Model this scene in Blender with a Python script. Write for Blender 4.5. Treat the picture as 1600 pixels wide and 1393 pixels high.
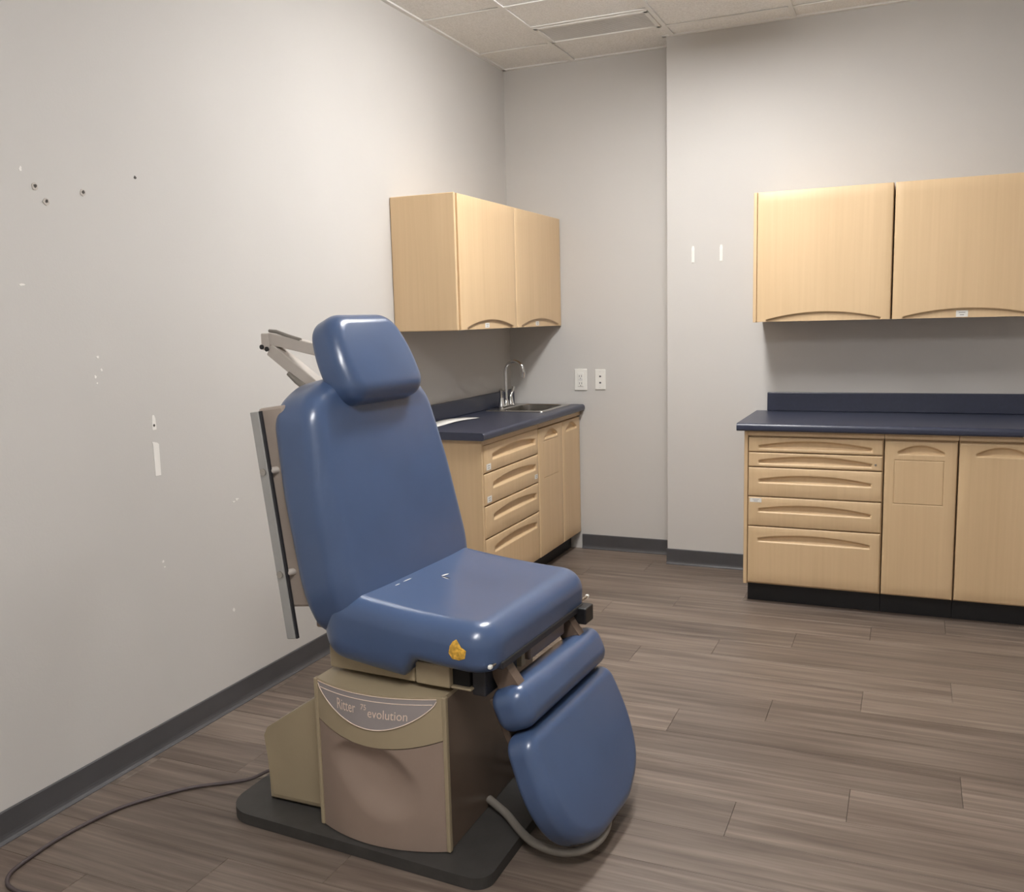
import bpy, bmesh, math, random
from mathutils import Vector, Matrix
from mathutils.bvhtree import BVHTree

for o in list(bpy.data.objects):
    bpy.data.objects.remove(o, do_unlink=True)
S = bpy.context.scene
COL = S.collection
V = Vector

# ------------------------------------------------------------------ camera
CAM = V((2.3051, -5.2865, 1.4222))
YAW, PITCH, ROLL, FPX = 0.412, 0.137, -0.0256, 1431.4
fw = V((-math.sin(YAW) * math.cos(PITCH), math.cos(YAW) * math.cos(PITCH), -math.sin(PITCH)))
r0 = V((math.cos(YAW), math.sin(YAW), 0)); u0 = r0.cross(fw)
rt = r0 * math.cos(ROLL) + u0 * math.sin(ROLL)
up = u0 * math.cos(ROLL) - r0 * math.sin(ROLL)
cd = bpy.data.cameras.new('camera'); cam = bpy.data.objects.new('camera', cd); COL.objects.link(cam)
cd.sensor_fit = 'HORIZONTAL'; cd.sensor_width = 36; cd.lens = FPX / 1600 * 36; cd.clip_start = 0.05
M3 = Matrix((rt, up, -fw)).transposed()
cam.matrix_world = Matrix.Translation(CAM) @ M3.to_4x4()
S.camera = cam

# ------------------------------------------------------------------ world, exposure
w = bpy.data.worlds.new('world'); S.world = w; w.use_nodes = True
w.node_tree.nodes['Background'].inputs[0].default_value = (0.9, 0.92, 1, 1)
w.node_tree.nodes['Background'].inputs[1].default_value = 0.05
S.view_settings.view_transform = 'Standard'; S.view_settings.look = 'None'
S.view_settings.exposure = 0.0; S.view_settings.gamma = 1; S.view_settings.use_curve_mapping = False
LIGHT = 57.0          # emission of the ceiling light lenses

# ------------------------------------------------------------------ room numbers (metres)
H = 2.902            # ceiling
XB, DB = 1.046, 0.197  # the back wall steps forward by DB right of XB
XR, YF = 4.1, -6.7   # right wall, wall behind the camera
HB = 0.09            # baseboard height

# ------------------------------------------------------------------ materials
MATS = {}
def srgb(r, g, b):
    f = lambda c: c / 12.92 if c <= .04045 else ((c + .055) / 1.055) ** 2.4
    return (f(r / 255), f(g / 255), f(b / 255), 1)
class NT:
    def __init__(s, name):
        s.m = bpy.data.materials.new(name); s.m.use_nodes = True
        s.t = s.m.node_tree; s.b = s.t.nodes['Principled BSDF']; MATS[name] = s.m
    def n(s, typ, **kw):
        o = s.t.nodes.new(typ)
        for k, v in kw.items():
            if k in o.inputs: o.inputs[k].default_value = v
            else: setattr(o, k, v)
        return o
    def l(s, a, b): s.t.links.new(a, b)
def coords(N, scale, rnd=True, rot=None):
    tc = N.n('ShaderNodeTexCoord'); mp = N.n('ShaderNodeMapping'); mp.inputs['Scale'].default_value = scale
    src = tc.outputs['Object']
    if rnd:
        oi = N.n('ShaderNodeObjectInfo'); ml = N.n('ShaderNodeMath', operation='MULTIPLY'); ml.inputs[1].default_value = 37.0
        N.l(oi.outputs['Random'], ml.inputs[0])
        ad = N.n('ShaderNodeVectorMath', operation='ADD'); N.l(src, ad.inputs[0]); N.l(ml.outputs[0], ad.inputs[1]); src = ad.outputs[0]
    N.l(src, mp.inputs[0]); return mp.outputs[0]
def ramp(N, fac, stops):
    r = N.n('ShaderNodeValToRGB'); e = r.color_ramp.elements
    while len(e) < len(stops): e.new(.5)
    for i, (p, c) in enumerate(stops): e[i].position = p; e[i].color = c
    N.l(fac, r.inputs[0]); return r.outputs[0]
def bump(N, fac, strength, dist=.001):
    b = N.n('ShaderNodeBump'); b.inputs['Strength'].default_value = strength; b.inputs['Distance'].default_value = dist
    N.l(fac, b.inputs['Height']); N.l(b.outputs[0], N.b.inputs['Normal'])
def plain(name, c, rough=.5, metal=0, var=.06, scale=9, bmp=0, bscale=300, coat=0, spec=.5):
    N = NT(name); N.b.inputs['Roughness'].default_value = rough; N.b.inputs['Metallic'].default_value = metal
    N.b.inputs['Coat Weight'].default_value = coat; N.b.inputs['Coat Roughness'].default_value = .15
    N.b.inputs['Specular IOR Level'].default_value = spec
    no = N.n('ShaderNodeTexNoise'); no.inputs['Scale'].default_value = scale; no.inputs['Detail'].default_value = 4
    N.l(coords(N, (1, 1, 1), False), no.inputs['Vector'])
    lo = tuple(x * (1 - var) for x in c[:3]) + (1,); hi = tuple(min(1, x * (1 + var)) for x in c[:3]) + (1,)
    N.l(ramp(N, no.outputs[0], [(.3, lo), (.7, hi)]), N.b.inputs['Base Color'])
    if bmp:
        n2 = N.n('ShaderNodeTexNoise'); n2.inputs['Scale'].default_value = bscale; n2.inputs['Detail'].default_value = 2
        N.l(coords(N, (1, 1, 1), False), n2.inputs['Vector']); bump(N, n2.outputs[0], bmp)
    return N.m
plain('wall_paint', srgb(199, 196, 192), .62, var=.015, scale=2, bmp=.25, bscale=140, spec=.3)
plain('patch_white', srgb(236, 233, 228), .7, var=.03)
plain('hole_dark', srgb(70, 66, 62), .8, var=.3, scale=200)
plain('vinyl_base', srgb(74, 73, 75), .45, var=.08)
plain('toe_black', srgb(22, 22, 25), .5)
plain('laminate_navy', srgb(50, 54, 71), .33, var=.07, scale=60)
plain('vinyl_blue', srgb(68, 87, 121), .29, var=.05, scale=6, bmp=.06, bscale=500, coat=.25)
plain('enamel_beige', srgb(156, 142, 117), .42, var=.04)
plain('enamel_taupe', srgb(146, 128, 116), .36, var=.04, coat=.2)
plain('enamel_shell', srgb(166, 153, 142), .42, var=.04)
plain('enamel_dark_taupe', srgb(104, 88, 76), .3, var=.05, coat=.2)  # taupe darkened; on the base housing the seat's shade is in this colour
plain('arm_grey', srgb(186, 178, 170), .45, var=.05)
plain('aluminium', srgb(176, 176, 174), .38, metal=.55, var=.05)
plain('rail_dark', srgb(40, 40, 44), .5)
plain('plate_black', srgb(58, 56, 54), .55, var=.12, scale=20, bmp=.2, bscale=250)
plain('black_plastic', srgb(24, 24, 26), .4)
plain('tube_grey', srgb(128, 122, 114), .5, var=.08)
plain('cord_grey', srgb(78, 68, 68), .5)
plain('chrome', srgb(225, 225, 225), .12, metal=1, var=.01)
plain('steel', srgb(190, 186, 180), .25, metal=1, var=.05, scale=30)
plain('white_plastic', srgb(232, 230, 224), .4, var=.02)
plain('paper', srgb(226, 224, 218), .7, var=.03)
plain('print_pale', srgb(160, 156, 154), .7)
plain('print_grey', srgb(90, 88, 90), .7)
plain('foam_yellow', srgb(206, 160, 62), .9, var=.45, scale=90, bmp=1, bscale=160)
plain('decal_grey', srgb(150, 143, 142), .35, var=.04, coat=.2)
plain('decal_line', srgb(228, 208, 192), .4, var=.03)
plain('grid_white', srgb(236, 235, 232), .5, var=.02)
plain('vent_grey', srgb(212, 211, 209), .6, var=.03)
plain('hole_black', srgb(18, 17, 17), .8)

N = NT('maple'); N.b.inputs['Roughness'].default_value = .45
c = coords(N, (60, 60, 1.6)); n1 = N.n('ShaderNodeTexNoise'); n1.inputs['Scale'].default_value = 1; n1.inputs['Detail'].default_value = 5; n1.inputs['Distortion'].default_value = .4
N.l(c, n1.inputs['Vector'])
c2 = coords(N, (7, 7, .5)); n2 = N.n('ShaderNodeTexNoise'); n2.inputs['Scale'].default_value = 1; n2.inputs['Detail'].default_value = 3; N.l(c2, n2.inputs['Vector'])
a = ramp(N, n1.outputs[0], [(.3, srgb(202, 173, 134)), (.72, srgb(214, 186, 147))])
b = ramp(N, n2.outputs[0], [(.3, srgb(217, 188, 149)), (.7, srgb(204, 175, 136))])
mx = N.n('ShaderNodeMix', data_type='RGBA'); mx.inputs[0].default_value = .5; N.l(a, mx.inputs[6]); N.l(b, mx.inputs[7]); N.l(mx.outputs[2], N.b.inputs['Base Color'])
bump(N, n1.outputs[0], .05)

N = NT('floor_vinyl'); N.b.inputs['Roughness'].default_value = .42; N.b.inputs['Specular IOR Level'].default_value = .4
c = coords(N, (1.6, 38, 1)); n1 = N.n('ShaderNodeTexNoise'); n1.inputs['Scale'].default_value = 1; n1.inputs['Detail'].default_value = 7; n1.inputs['Roughness'].default_value = .62; n1.inputs['Distortion'].default_value = .5
N.l(c, n1.inputs['Vector'])
c2 = coords(N, (1.3, 7, 1)); n2 = N.n('ShaderNodeTexNoise'); n2.inputs['Scale'].default_value = 1; n2.inputs['Detail'].default_value = 3; N.l(c2, n2.inputs['Vector'])
a = ramp(N, n1.outputs[0], [(.33, srgb(80, 68, 60)), (.5, srgb(112, 99, 89)), (.69, srgb(146, 133, 121))])
b = ramp(N, n2.outputs[0], [(.3, srgb(88, 76, 68)), (.7, srgb(128, 115, 104))])
mx = N.n('ShaderNodeMix', data_type='RGBA'); mx.inputs[0].default_value = .4; N.l(a, mx.inputs[6]); N.l(b, mx.inputs[7])
oi = N.n('ShaderNodeObjectInfo'); hs = N.n('ShaderNodeHueSaturation'); mr = N.n('ShaderNodeMapRange'); mr.inputs[3].default_value = .84; mr.inputs[4].default_value = 1.14
N.l(oi.outputs['Random'], mr.inputs[0]); N.l(mr.outputs[0], hs.inputs['Value']); N.l(mx.outputs[2], hs.inputs['Color']); N.l(hs.outputs[0], N.b.inputs['Base Color'])
bump(N, n1.outputs[0], .12)

N = NT('ceiling_tile'); N.b.inputs['Roughness'].default_value = .9
n1 = N.n('ShaderNodeTexNoise'); n1.inputs['Scale'].default_value = 120; n1.inputs['Detail'].default_value = 3; N.l(coords(N, (1, 1, 1)), n1.inputs['Vector'])
N.l(ramp(N, n1.outputs[0], [(.3, srgb(228, 227, 224)), (.62, srgb(246, 245, 243))]), N.b.inputs['Base Color']); bump(N, n1.outputs[0], .5, .002)

N = NT('light_lens'); N.b.inputs['Base Color'].default_value = (.9, .9, .9, 1)
N.b.inputs['Emission Color'].default_value = (1, .985, .97, 1); N.b.inputs['Emission Strength'].default_value = LIGHT

# ------------------------------------------------------------------ object helpers
WORLD = {}     # object -> world position of its origin
def empty(name, loc, label=None, cat=None, group=None):
    o = bpy.data.objects.new(name, None); COL.objects.link(o); o.location = loc; WORLD[o.name] = V(loc)
    o.empty_display_size = .05; tag(o, label, cat, group); return o
def tag(o, label=None, cat=None, group=None, kind=None):
    if label: o['label'] = label
    if cat: o['category'] = cat
    if group: o['group'] = group
    if kind: o['kind'] = kind
    return o
XF = None     # optional transform applied to a part's vertices when it is built
class MB:
    """collects shapes given in world coordinates"""
    def __init__(s): s.b = bmesh.new()
    def add(s, vs, fs, smooth=False):
        v = [s.b.verts.new(p) for p in vs]
        for f in fs:
            try:
                q = s.b.faces.new([v[i] for i in f]); q.smooth = smooth
            except ValueError: pass
        return s
    def merge(s, t, smooth=False):
        t.verts.index_update()
        s.add([v.co.copy() for v in t.verts], [[v.index for v in f.verts] for f in t.faces], smooth); t.free(); return s
    def obb(s, c, ax, sz, bev=0, seg=2):
        t = bmesh.new(); bmesh.ops.create_cube(t, size=1)
        X, Y, Z = [V(a).normalized() for a in ax]
        for v in t.verts: v.co = V((v.co.x * sz[0], v.co.y * sz[1], v.co.z * sz[2]))
        if bev: bmesh.ops.bevel(t, geom=list(t.edges), offset=bev, segments=seg, profile=.5, affect='EDGES')
        for v in t.verts: v.co = V(c) + X * v.co.x + Y * v.co.y + Z * v.co.z
        return s.merge(t)
    def box(s, x0, x1, y0, y1, z0, z1, bev=0, seg=2):
        return s.obb(((x0 + x1) / 2, (y0 + y1) / 2, (z0 + z1) / 2), ((1, 0, 0), (0, 1, 0), (0, 0, 1)), (abs(x1 - x0), abs(y1 - y0), abs(z1 - z0)), bev, seg)
    def tube(s, pts, r, seg=14, caps=True, smooth=True):
        pts = [V(p) for p in pts]; n = len(pts); rs = r if isinstance(r, (list, tuple)) else [r] * n
        vs = []; fs = []; prev = None
        for i, p in enumerate(pts):
            d = (pts[min(i + 1, n - 1)] - pts[max(i - 1, 0)]).normalized()
            if prev is None:
                a = V((0, 0, 1)) if abs(d.z) < .9 else V((1, 0, 0)); a = (a - d * a.dot(d)).normalized()
            else: a = (prev - d * prev.dot(d)).normalized()
            prev = a; b2 = d.cross(a)
            for k in range(seg):
                t = 2 * math.pi * k / seg; vs.append(p + (a * math.cos(t) + b2 * math.sin(t)) * rs[i])
        for i in range(n - 1):
            for k in range(seg): fs.append((i * seg + k, i * seg + (k + 1) % seg, (i + 1) * seg + (k + 1) % seg, (i + 1) * seg + k))
        s.add(vs, fs, smooth)
        if caps: s.add(vs[:seg], [tuple(range(seg))[::-1]]); s.add(vs[-seg:], [tuple(range(seg))])
        return s
    def cyl(s, a, b, r, seg=20): return s.tube([a, b], r, seg)
    def prism(s, poly, O, U, Vv, N, t, bev=0):
        O, U, Vv, N = V(O), V(U), V(Vv), V(N); n = len(poly)
        tb = bmesh.new(); a = [tb.verts.new(O + U * p[0] + Vv * p[1]) for p in poly]; b2 = [tb.verts.new(v.co + N * t) for v in a]
        tb.faces.new(a[::-1]); tb.faces.new(b2)
        for i in range(n): tb.faces.new((a[i], a[(i + 1) % n], b2[(i + 1) % n], b2[i]))
        if bev:
            tb.edges.ensure_lookup_table()
            bmesh.ops.bevel(tb, geom=[e for e in tb.edges if (e.verts[0] in a) == (e.verts[1] in a)], offset=bev, segments=3, profile=.5, affect='EDGES')
        return s.merge(tb)
    def build(s, name, mat, parent=None, label=None, origin=None, weld=False):
        if XF:
            for v in s.b.verts: v.co = XF @ v.co
        if weld: bmesh.ops.remove_doubles(s.b, verts=s.b.verts, dist=1e-5)
        bmesh.ops.recalc_face_normals(s.b, faces=s.b.faces)
        if origin is None:
            lo = V([min(v.co[i] for v in s.b.verts) for i in range(3)]); hi = V([max(v.co[i] for v in s.b.verts) for i in range(3)])
            origin = (lo + hi) / 2
            if parent is None: origin.z = lo.z
        origin = V(origin)
        for v in s.b.verts: v.co -= origin
        me = bpy.data.meshes.new(name); s.b.to_mesh(me); s.b.free(); me.materials.append(MATS[mat])
        o = bpy.data.objects.new(name, me); COL.objects.link(o); WORLD[o.name] = origin
        if parent: o.parent = parent; o.location = origin - WORLD[parent.name]
        else: o.location = origin
        if label: o['label'] = label
        return o
def rounded(poly, rad, seg=8):
    """polygon with rounded corners; rad: number or list"""
    n = len(poly); out = []
    for i in range(n):
        p = V(poly[i]).to_2d(); a = (V(poly[i - 1]).to_2d() - p); b2 = (V(poly[(i + 1) % n]).to_2d() - p)
        r = rad[i] if isinstance(rad, (list, tuple)) else rad
        la, lb = a.length, b2.length; a.normalize(); b2.normalize()
        ang = a.angle(b2); t = min(r / math.tan(ang / 2), la * .49, lb * .49)
        if r <= 0 or ang > 3.1: out.append(tuple(p)); continue
        p0, p1 = p + a * t, p + b2 * t
        rr = t * math.tan(ang / 2); cc = p + (a + b2).normalized() * (rr / math.sin(ang / 2))
        v0, v1 = p0 - cc, p1 - cc; th_ = v0.angle(v1) if v0.length > 1e-9 else 0
        for k in range(seg + 1):
            q = k / seg; w0, w1 = math.sin((1 - q) * th_) / math.sin(th_), math.sin(q * th_) / math.sin(th_)
            out.append(tuple(cc + v0 * w0 + v1 * w1))
    return out
def resample(poly, n):
    P = [V(p) for p in poly] + [V(poly[0])]; L = [0]
    for i in range(1, len(P)): L.append(L[-1] + (P[i] - P[i - 1]).length)
    out = []; j = 0
    for k in range(n):
        d = L[-1] * k / n
        while L[j + 1] < d: j += 1
        q = (d - L[j]) / max(1e-9, L[j + 1] - L[j]); out.append(P[j].lerp(P[j + 1], q))
    return out
def pillow(poly, O, U, Vv, N, t, r, crown=.01, n=120, warp=None, rb=None):
    """upholstered pad: outline, rounded rim of radius r, crowned face"""
    rb = rb or r
    P = resample(poly, n); cen = sum(P, V((0, 0))) / n; nor = []
    ar = sum(P[i].x * P[(i + 1) % n].y - P[(i + 1) % n].x * P[i].y for i in range(n))
    for i in range(n):
        d = (P[(i + 1) % n] - P[i - 1]).normalized(); q = V((-d.y, d.x)); nor.append(q if ar > 0 else -q)
    rings = []
    for k in range(9):
        a = math.pi / 2 * (k / 8) - math.pi / 2
        rings.append((rb * (1 - math.cos(a)), 1, -t / 2 + rb + rb * math.sin(a)))
    for k in range(13):
        a = math.pi / 2 * k / 12; rings.append((r * (1 - math.cos(a)), 1, t / 2 - r + r * math.sin(a)))
    back = [(rb, q, -t / 2) for q in (.15, .5, .8)]
    front = [(r, q, t / 2) for q in (.96, .88, .78, .65, .5, .33, .15)]
    ha = max(abs(p.x - cen.x) for p in P); hb2 = max(abs(p.y - cen.y) for p in P)
    O, U, Vv, N = V(O), V(U), V(Vv), V(N); vs = []; fs = []
    allr = back + rings + front
    for off, q, h in allr:
        for i in range(n):
            p = P[i] + nor[i] * off; p = cen + (p - cen) * q
            if h > 0: h2 = h + crown * (h / (t / 2)) * max(0, 1 - ((p.x - cen.x) / ha) ** 2) * max(0, 1 - ((p.y - cen.y) / hb2) ** 2)
            else: h2 = h
            X = O + U * p.x + Vv * p.y + N * h2
            vs.append(warp(X, p, h) if warp else X)
    R = len(allr)
    for j in range(R - 1):
        for i in range(n): fs.append((j * n + i, j * n + (i + 1) % n, (j + 1) * n + (i + 1) % n, (j + 1) * n + i))
    fs.append(tuple(range(n))[::-1]); fs.append(tuple(range((R - 1) * n, R * n)))
    m = MB(); m.add(vs, fs, True); return m

def sstep(x): x = max(0, min(1, x)); return x * x * (3 - 2 * x)
def front_panel(O, U, Vv, N, w, h, t=.02, pulls=(), groove=None, bev=.004, openb=False, D=.017, sl=.010):
    """cabinet door / drawer front whose pulls are scooped out of its face.  O = lower left of the face plane, N outwards.
       pulls: (centre u, bottom v, width, end height, mid height)"""
    us = {0, bev * .3, bev, w - bev, w - bev * .3, w}; vs_ = {0, bev * .3, bev, h - bev, h - bev * .3, h}
    def span(a, b, st): k = max(1, round((b - a) / st)); return [a + (b - a) * i / k for i in range(k + 1)]
    us |= set(span(bev, w - bev, .04)); vs_ |= set(span(bev, h - bev, .05))
    for (uc, vb, wd, he, hm) in pulls:
        us |= set(x for x in span(max(bev, uc - wd / 2 - .004), min(w - bev, uc + wd / 2 + .004), .0045)); vs_ |= set(x for x in span(max(bev, vb - .004), min(h - bev, vb + hm + .004), .0028))
    if groove:
        gu0, gu1, gv0, gv1 = groove
        for g in (gu0, gu1): us |= {g - .0045, g - .0022, g - .001, g + .001, g + .0022, g + .0045}
        for g in (gv0, gv1): vs_ |= {g - .0045, g - .0022, g - .001, g + .001, g + .0022, g + .0045}
    def clean(a):
        a = sorted(a); o = [a[0]]
        for x in a[1:]:
            if x - o[-1] > 4e-4: o.append(x)
        return o
    us, vs_ = clean(us), clean(vs_)
    def dep(u, v):
        e = min(u, v, w - u, h - v); d = 0
        if openb: e = min(u, w - u, h - v)
        if e < bev: d += bev * (1 - math.sqrt(max(0, 1 - ((bev - e) / bev) ** 2)))
        for (uc, vb, wd, he, hm) in pulls:
            x = (u - uc) / (wd / 2)
            if abs(x) >= 1: continue
            top = vb + he + (hm - he) * (1 - x * x)
            dd = min(top - v, (wd / 2 - abs(u - uc)) * .8)
            if not openb: dd = min(dd, (v - vb) * .8)
            d += D * sstep(dd / sl)
        if groove:
            iu = gu0 - .0015 <= u <= gu1 + .0015; iv = gv0 - .0015 <= v <= gv1 + .0015
            if iu and iv and (abs(u - gu0) < .0015 or abs(u - gu1) < .0015 or abs(v - gv0) < .0015 or abs(v - gv1) < .0015): d += .0022
        return d
    O, U, Vv, N = V(O), V(U), V(Vv), V(N); nu, nv = len(us), len(vs_); P = []; F = []
    for v in vs_:
        for u in us: P.append(O + U * u + Vv * v - N * dep(u, v))
    for j in range(nv - 1):
        for i in range(nu - 1): F.append((j * nu + i, j * nu + i + 1, (j + 1) * nu + i + 1, (j + 1) * nu + i))
    m = MB(); m.add(P, F, True)
    ring = [(i, 0) for i in range(nu)] + [(nu - 1, j) for j in range(1, nv)] + [(i, nv - 1) for i in range(nu - 2, -1, -1)] + [(0, j) for j in range(nv - 2, 0, -1)]
    a = [P[j * nu + i] for i, j in ring]; b2 = [O + U * us[i] + Vv * vs_[j] - N * t for i, j in ring]; n = len(ring)
    m.add(a + b2, [(i, (i + 1) % n, n + (i + 1) % n, n + i) for i in range(n)] + [tuple(range(n, 2 * n))]); return m

X_, Y_, Z_ = V((1, 0, 0)), V((0, 1, 0)), V((0, 0, 1))

# ================================================================== THE SETTING
fl = MB().box(0, XR, YF, 0, -.06, -.006).build('floor', 'toe_black'); tag(fl, 'grey brown wood-look vinyl plank floor', kind='structure')
random.seed(4)
PW, PL = .194, 1.22; y0 = -2.912; plank_mesh = {}
k = math.floor((YF - y0) / PW)
while y0 + k * PW < -.001:
    ya, yb = max(YF, y0 + k * PW), min(0, y0 + (k + 1) * PW)
    x = (1.873 + .305 * k) % PL - PL
    while x < XR:
        xa, xb = max(0, x), min(XR, x + PL)
        if xb - xa > .02 and yb - ya > .02:
            key = (round(xb - xa, 3), round(yb - ya, 3))
            g = .0005
            if key not in plank_mesh:
                o = MB().box(xa + g, xb - g, ya + g, yb - g, -.006, 0, .0006, 1).build('plank', 'floor_vinyl', fl); plank_mesh[key] = o.data
            else:
                o = bpy.data.objects.new('plank', plank_mesh[key]); COL.objects.link(o); o.parent = fl
                o.location = V(((xa + xb) / 2, (ya + yb) / 2, -.003)) - WORLD[fl.name]
        x += PL
    k += 1

wl = tag(MB().box(-.12, 0, YF - .12, .12, -.06, H + .1).build('wall_left', 'wall_paint'), 'long pale grey painted wall behind the chair', kind='structure')
tag(MB().box(0, XB + .01, 0, .12, -.06, H + .1).build('wall_back', 'wall_paint'), 'pale grey recessed back wall by the sink', kind='structure')
tag(MB().box(XB, XR, -DB, .12, -.06, H + .1, .002, 1).build('wall_back_projecting', 'wall_paint'), 'pale grey wall section standing forward behind the right cabinets', kind='structure')
tag(MB().box(XR, XR + .12, YF - .12, .12, -.06, H + .1).build('wall_right', 'wall_paint'), 'pale grey right wall out of view', kind='structure')
tag(MB().box(0, XR, YF - .12, YF, -.06, H + .1).build('wall_front', 'wall_paint'), 'pale grey wall behind the viewer', kind='structure')

def baseboard(name, p0, p1, nrm, label):
    prof = [(0, 0), (.017, 0), (.017, .002), (.012, .0045), (.0085, .009), (.006, .016), (.005, .024), (.005, HB - .003), (.003, HB), (0, HB)]
    p0, p1, nrm = V(p0), V(p1), V(nrm); d = (p1 - p0)
    m = MB(); n = len(prof); vs = [p + nrm * a + Z_ * b for p in (p0, p1) for a, b in prof]
    m.add(vs, [(i, (i + 1) % n, n + (i + 1) % n, n + i) for i in range(n)] + [tuple(range(n))[::-1], tuple(range(n, 2 * n))])
    return tag(m.build(name, 'vinyl_base'), label, kind='structure')
baseboard('baseboard_left', (0, YF, 0), (0, -1.45, 0), (1, 0, 0), 'dark grey vinyl cove base along the left wall')
baseboard('baseboard_back', (.46, 0, 0), (XB, 0, 0), (0, -1, 0), 'dark grey vinyl cove base under the outlets')
baseboard('baseboard_projecting', (XB - .004, -DB, 0), (1.59, -DB, 0), (0, -1, 0), 'dark grey vinyl cove base left of the right cabinets')
baseboard('baseboard_right', (2.88, -DB, 0), (XR, -DB, 0), (0, -1, 0), 'dark grey vinyl cove base right of the cabinets')

# ceiling: slab, T grid and lay-in tiles
ce = tag(MB().box(0, XR, YF, 0, H + .05, H + .1).build('ceiling', 'grid_white'), 'suspended white tile ceiling', kind='structure')
GX = [0] + [.45 + .63 * i for i in range(6)] + [XR]; GY = [0] + [-.37 - .655 * i for i in range(10)] + [YF]
def cellof(x, y):
    return max(i for i, g in enumerate(GX) if g <= x), max(i for i, g in enumerate(GY) if g >= y)
tm = {}
for i in range(len(GX) - 1):
    for j in range(len(GY) - 1):
        xa, xb, ya, yb = GX[i], GX[i + 1], GY[j + 1], GY[j]
        if (i, j) == (1, 1): yb = -.37 - .31
        if j == 0 and xa >= XB: yb = -DB
        if yb - ya < .03: continue
        key = (round(xb - xa, 3), round(yb - ya, 3))
        if key not in tm: o = MB().box(xa + .004, xb - .004, ya + .004, yb - .004, H + .007, H + .022).build('ceiling_tile', 'ceiling_tile', ce); tm[key] = o.data
        else:
            o = bpy.data.objects.new('ceiling_tile', tm[key]); COL.objects.link(o); o.parent = ce; o.location = V(((xa + xb) / 2, (ya + yb) / 2, H + .0145)) - WORLD[ce.name]
for x in GX[1:-1]:
    yb = -DB if x > XB else 0
    m = MB(); m.box(x - .012, x + .012, YF, yb, H, H + .006, .001, 1); m.box(x - .002, x + .002, YF, yb, H + .006, H + .04); m.build('ceiling_rail', 'grid_white', ce)
for y in GY[1:-1]:
    m = MB(); m.box(0, XR, y - .012, y + .012, H + .0005, H + .006, .001, 1); m.box(0, XR, y - .002, y + .002, H + .006, H + .04); m.build('ceiling_rail', 'grid_white', ce)
m = MB(); m.box(GX[1], GX[2], -.37 - .31 - .012, -.37 - .31 + .012, H + .0005, H + .006, .001, 1); m.build('ceiling_rail', 'grid_white', ce)
for (a, b2, c3, d) in [(0, .022, YF, 0), (0, XB, -.022, 0), (XB - .02, XB, -DB - .02, 0), (XB - .02, XR, -DB - .022, -DB), (XR - .022, XR, YF, -DB), (0, XR, YF, YF + .022)]:
    MB().box(a, b2, c3, d, H - .001, H + .007).build('wall_angle', 'grid_white', ce)

# ceiling vent (half tile)
vx0, vx1, vy0, vy1 = GX[1] + .014, GX[2] - .014, -.37 - .31 + .014, -.37 - .014
v = empty('ceiling_vent', ((vx0 + vx1) / 2, (vy0 + vy1) / 2, H), 'flat grey air vent panel in a white frame set in the ceiling', 'vent')
m = MB()
m.box(vx0, vx1, vy0, vy0 + .022, H - .003, H + .01, .002, 1); m.box(vx0, vx1, vy1 - .022, vy1, H - .003, H + .01, .002, 1)
m.box(vx0, vx0 + .022, vy0, vy1, H - .003, H + .01, .002, 1); m.box(vx1 - .022, vx1, vy0, vy1, H - .003, H + .01, .002, 1); m.build('frame', 'grid_white', v)
MB().box(vx0 + .02, vx1 - .02, vy0 + .02, vy1 - .02, H + .012, H + .016).build('backing', 'vent_grey', v)
ns = 16; first = None
for q in range(ns):
    yy = vy0 + .03 + (vy1 - vy0 - .06) * q / (ns - 1)
    if first is None: first = MB().obb(((vx0 + vx1) / 2, yy, H + .004), ((1, 0, 0), (0, .995, .1), (0, -.1, .995)), (vx1 - vx0 - .044, .0160, .0015)).build('slat', 'vent_grey', v)
    else:
        o = bpy.data.objects.new('slat', first.data); COL.objects.link(o); o.parent = v; o.location = V(((vx0 + vx1) / 2, yy, H + .004)) - WORLD[v.name]

# unseen ceiling lights, wraparound lenses shaped to brighten the ceiling, each two tiles long
for i, j, lab in [(2, 2, 'wraparound ceiling light nearest the back wall cabinets'), (3, 7, 'wraparound ceiling light above and behind the viewer')]:
    if True:
        xa, xb, ya, yb = GX[i] + .013, GX[i + 1] - .013, GY[j + 2] + .013 - .03, GY[j] - .013 - .03
        t = empty('ceiling_light', ((xa + xb) / 2, (ya + yb) / 2, H), lab, 'ceiling light')
        xm = (xa + xb) / 2; hw2 = .155
        MB().box(xm - .09, xm + .09, ya, yb, H - .012, H + .004, .002, 1).build('housing', 'grid_white', t)
        for e in (ya, yb - .02): MB().prism([(-hw2 * .6, -.012), (-hw2 - .004, -.034), (-hw2 * .72, -.062), (hw2 * .72, -.062), (hw2 + .004, -.034), (hw2 * .6, -.012)], (xm, e, H), X_, Z_, Y_, .02).build('end_cap', 'grid_white', t)
        MB().prism(rounded([(-hw2 * .6, -.0125), (-hw2, -.034), (-hw2 * .7, -.058), (hw2 * .7, -.058), (hw2, -.034), (hw2 * .6, -.0125)], [0, .008, .015, .015, .008, 0], 4), (xm, ya + .02, H), X_, Z_, Y_, yb - ya - .04).build('lens', 'light_lens', t)

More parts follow.
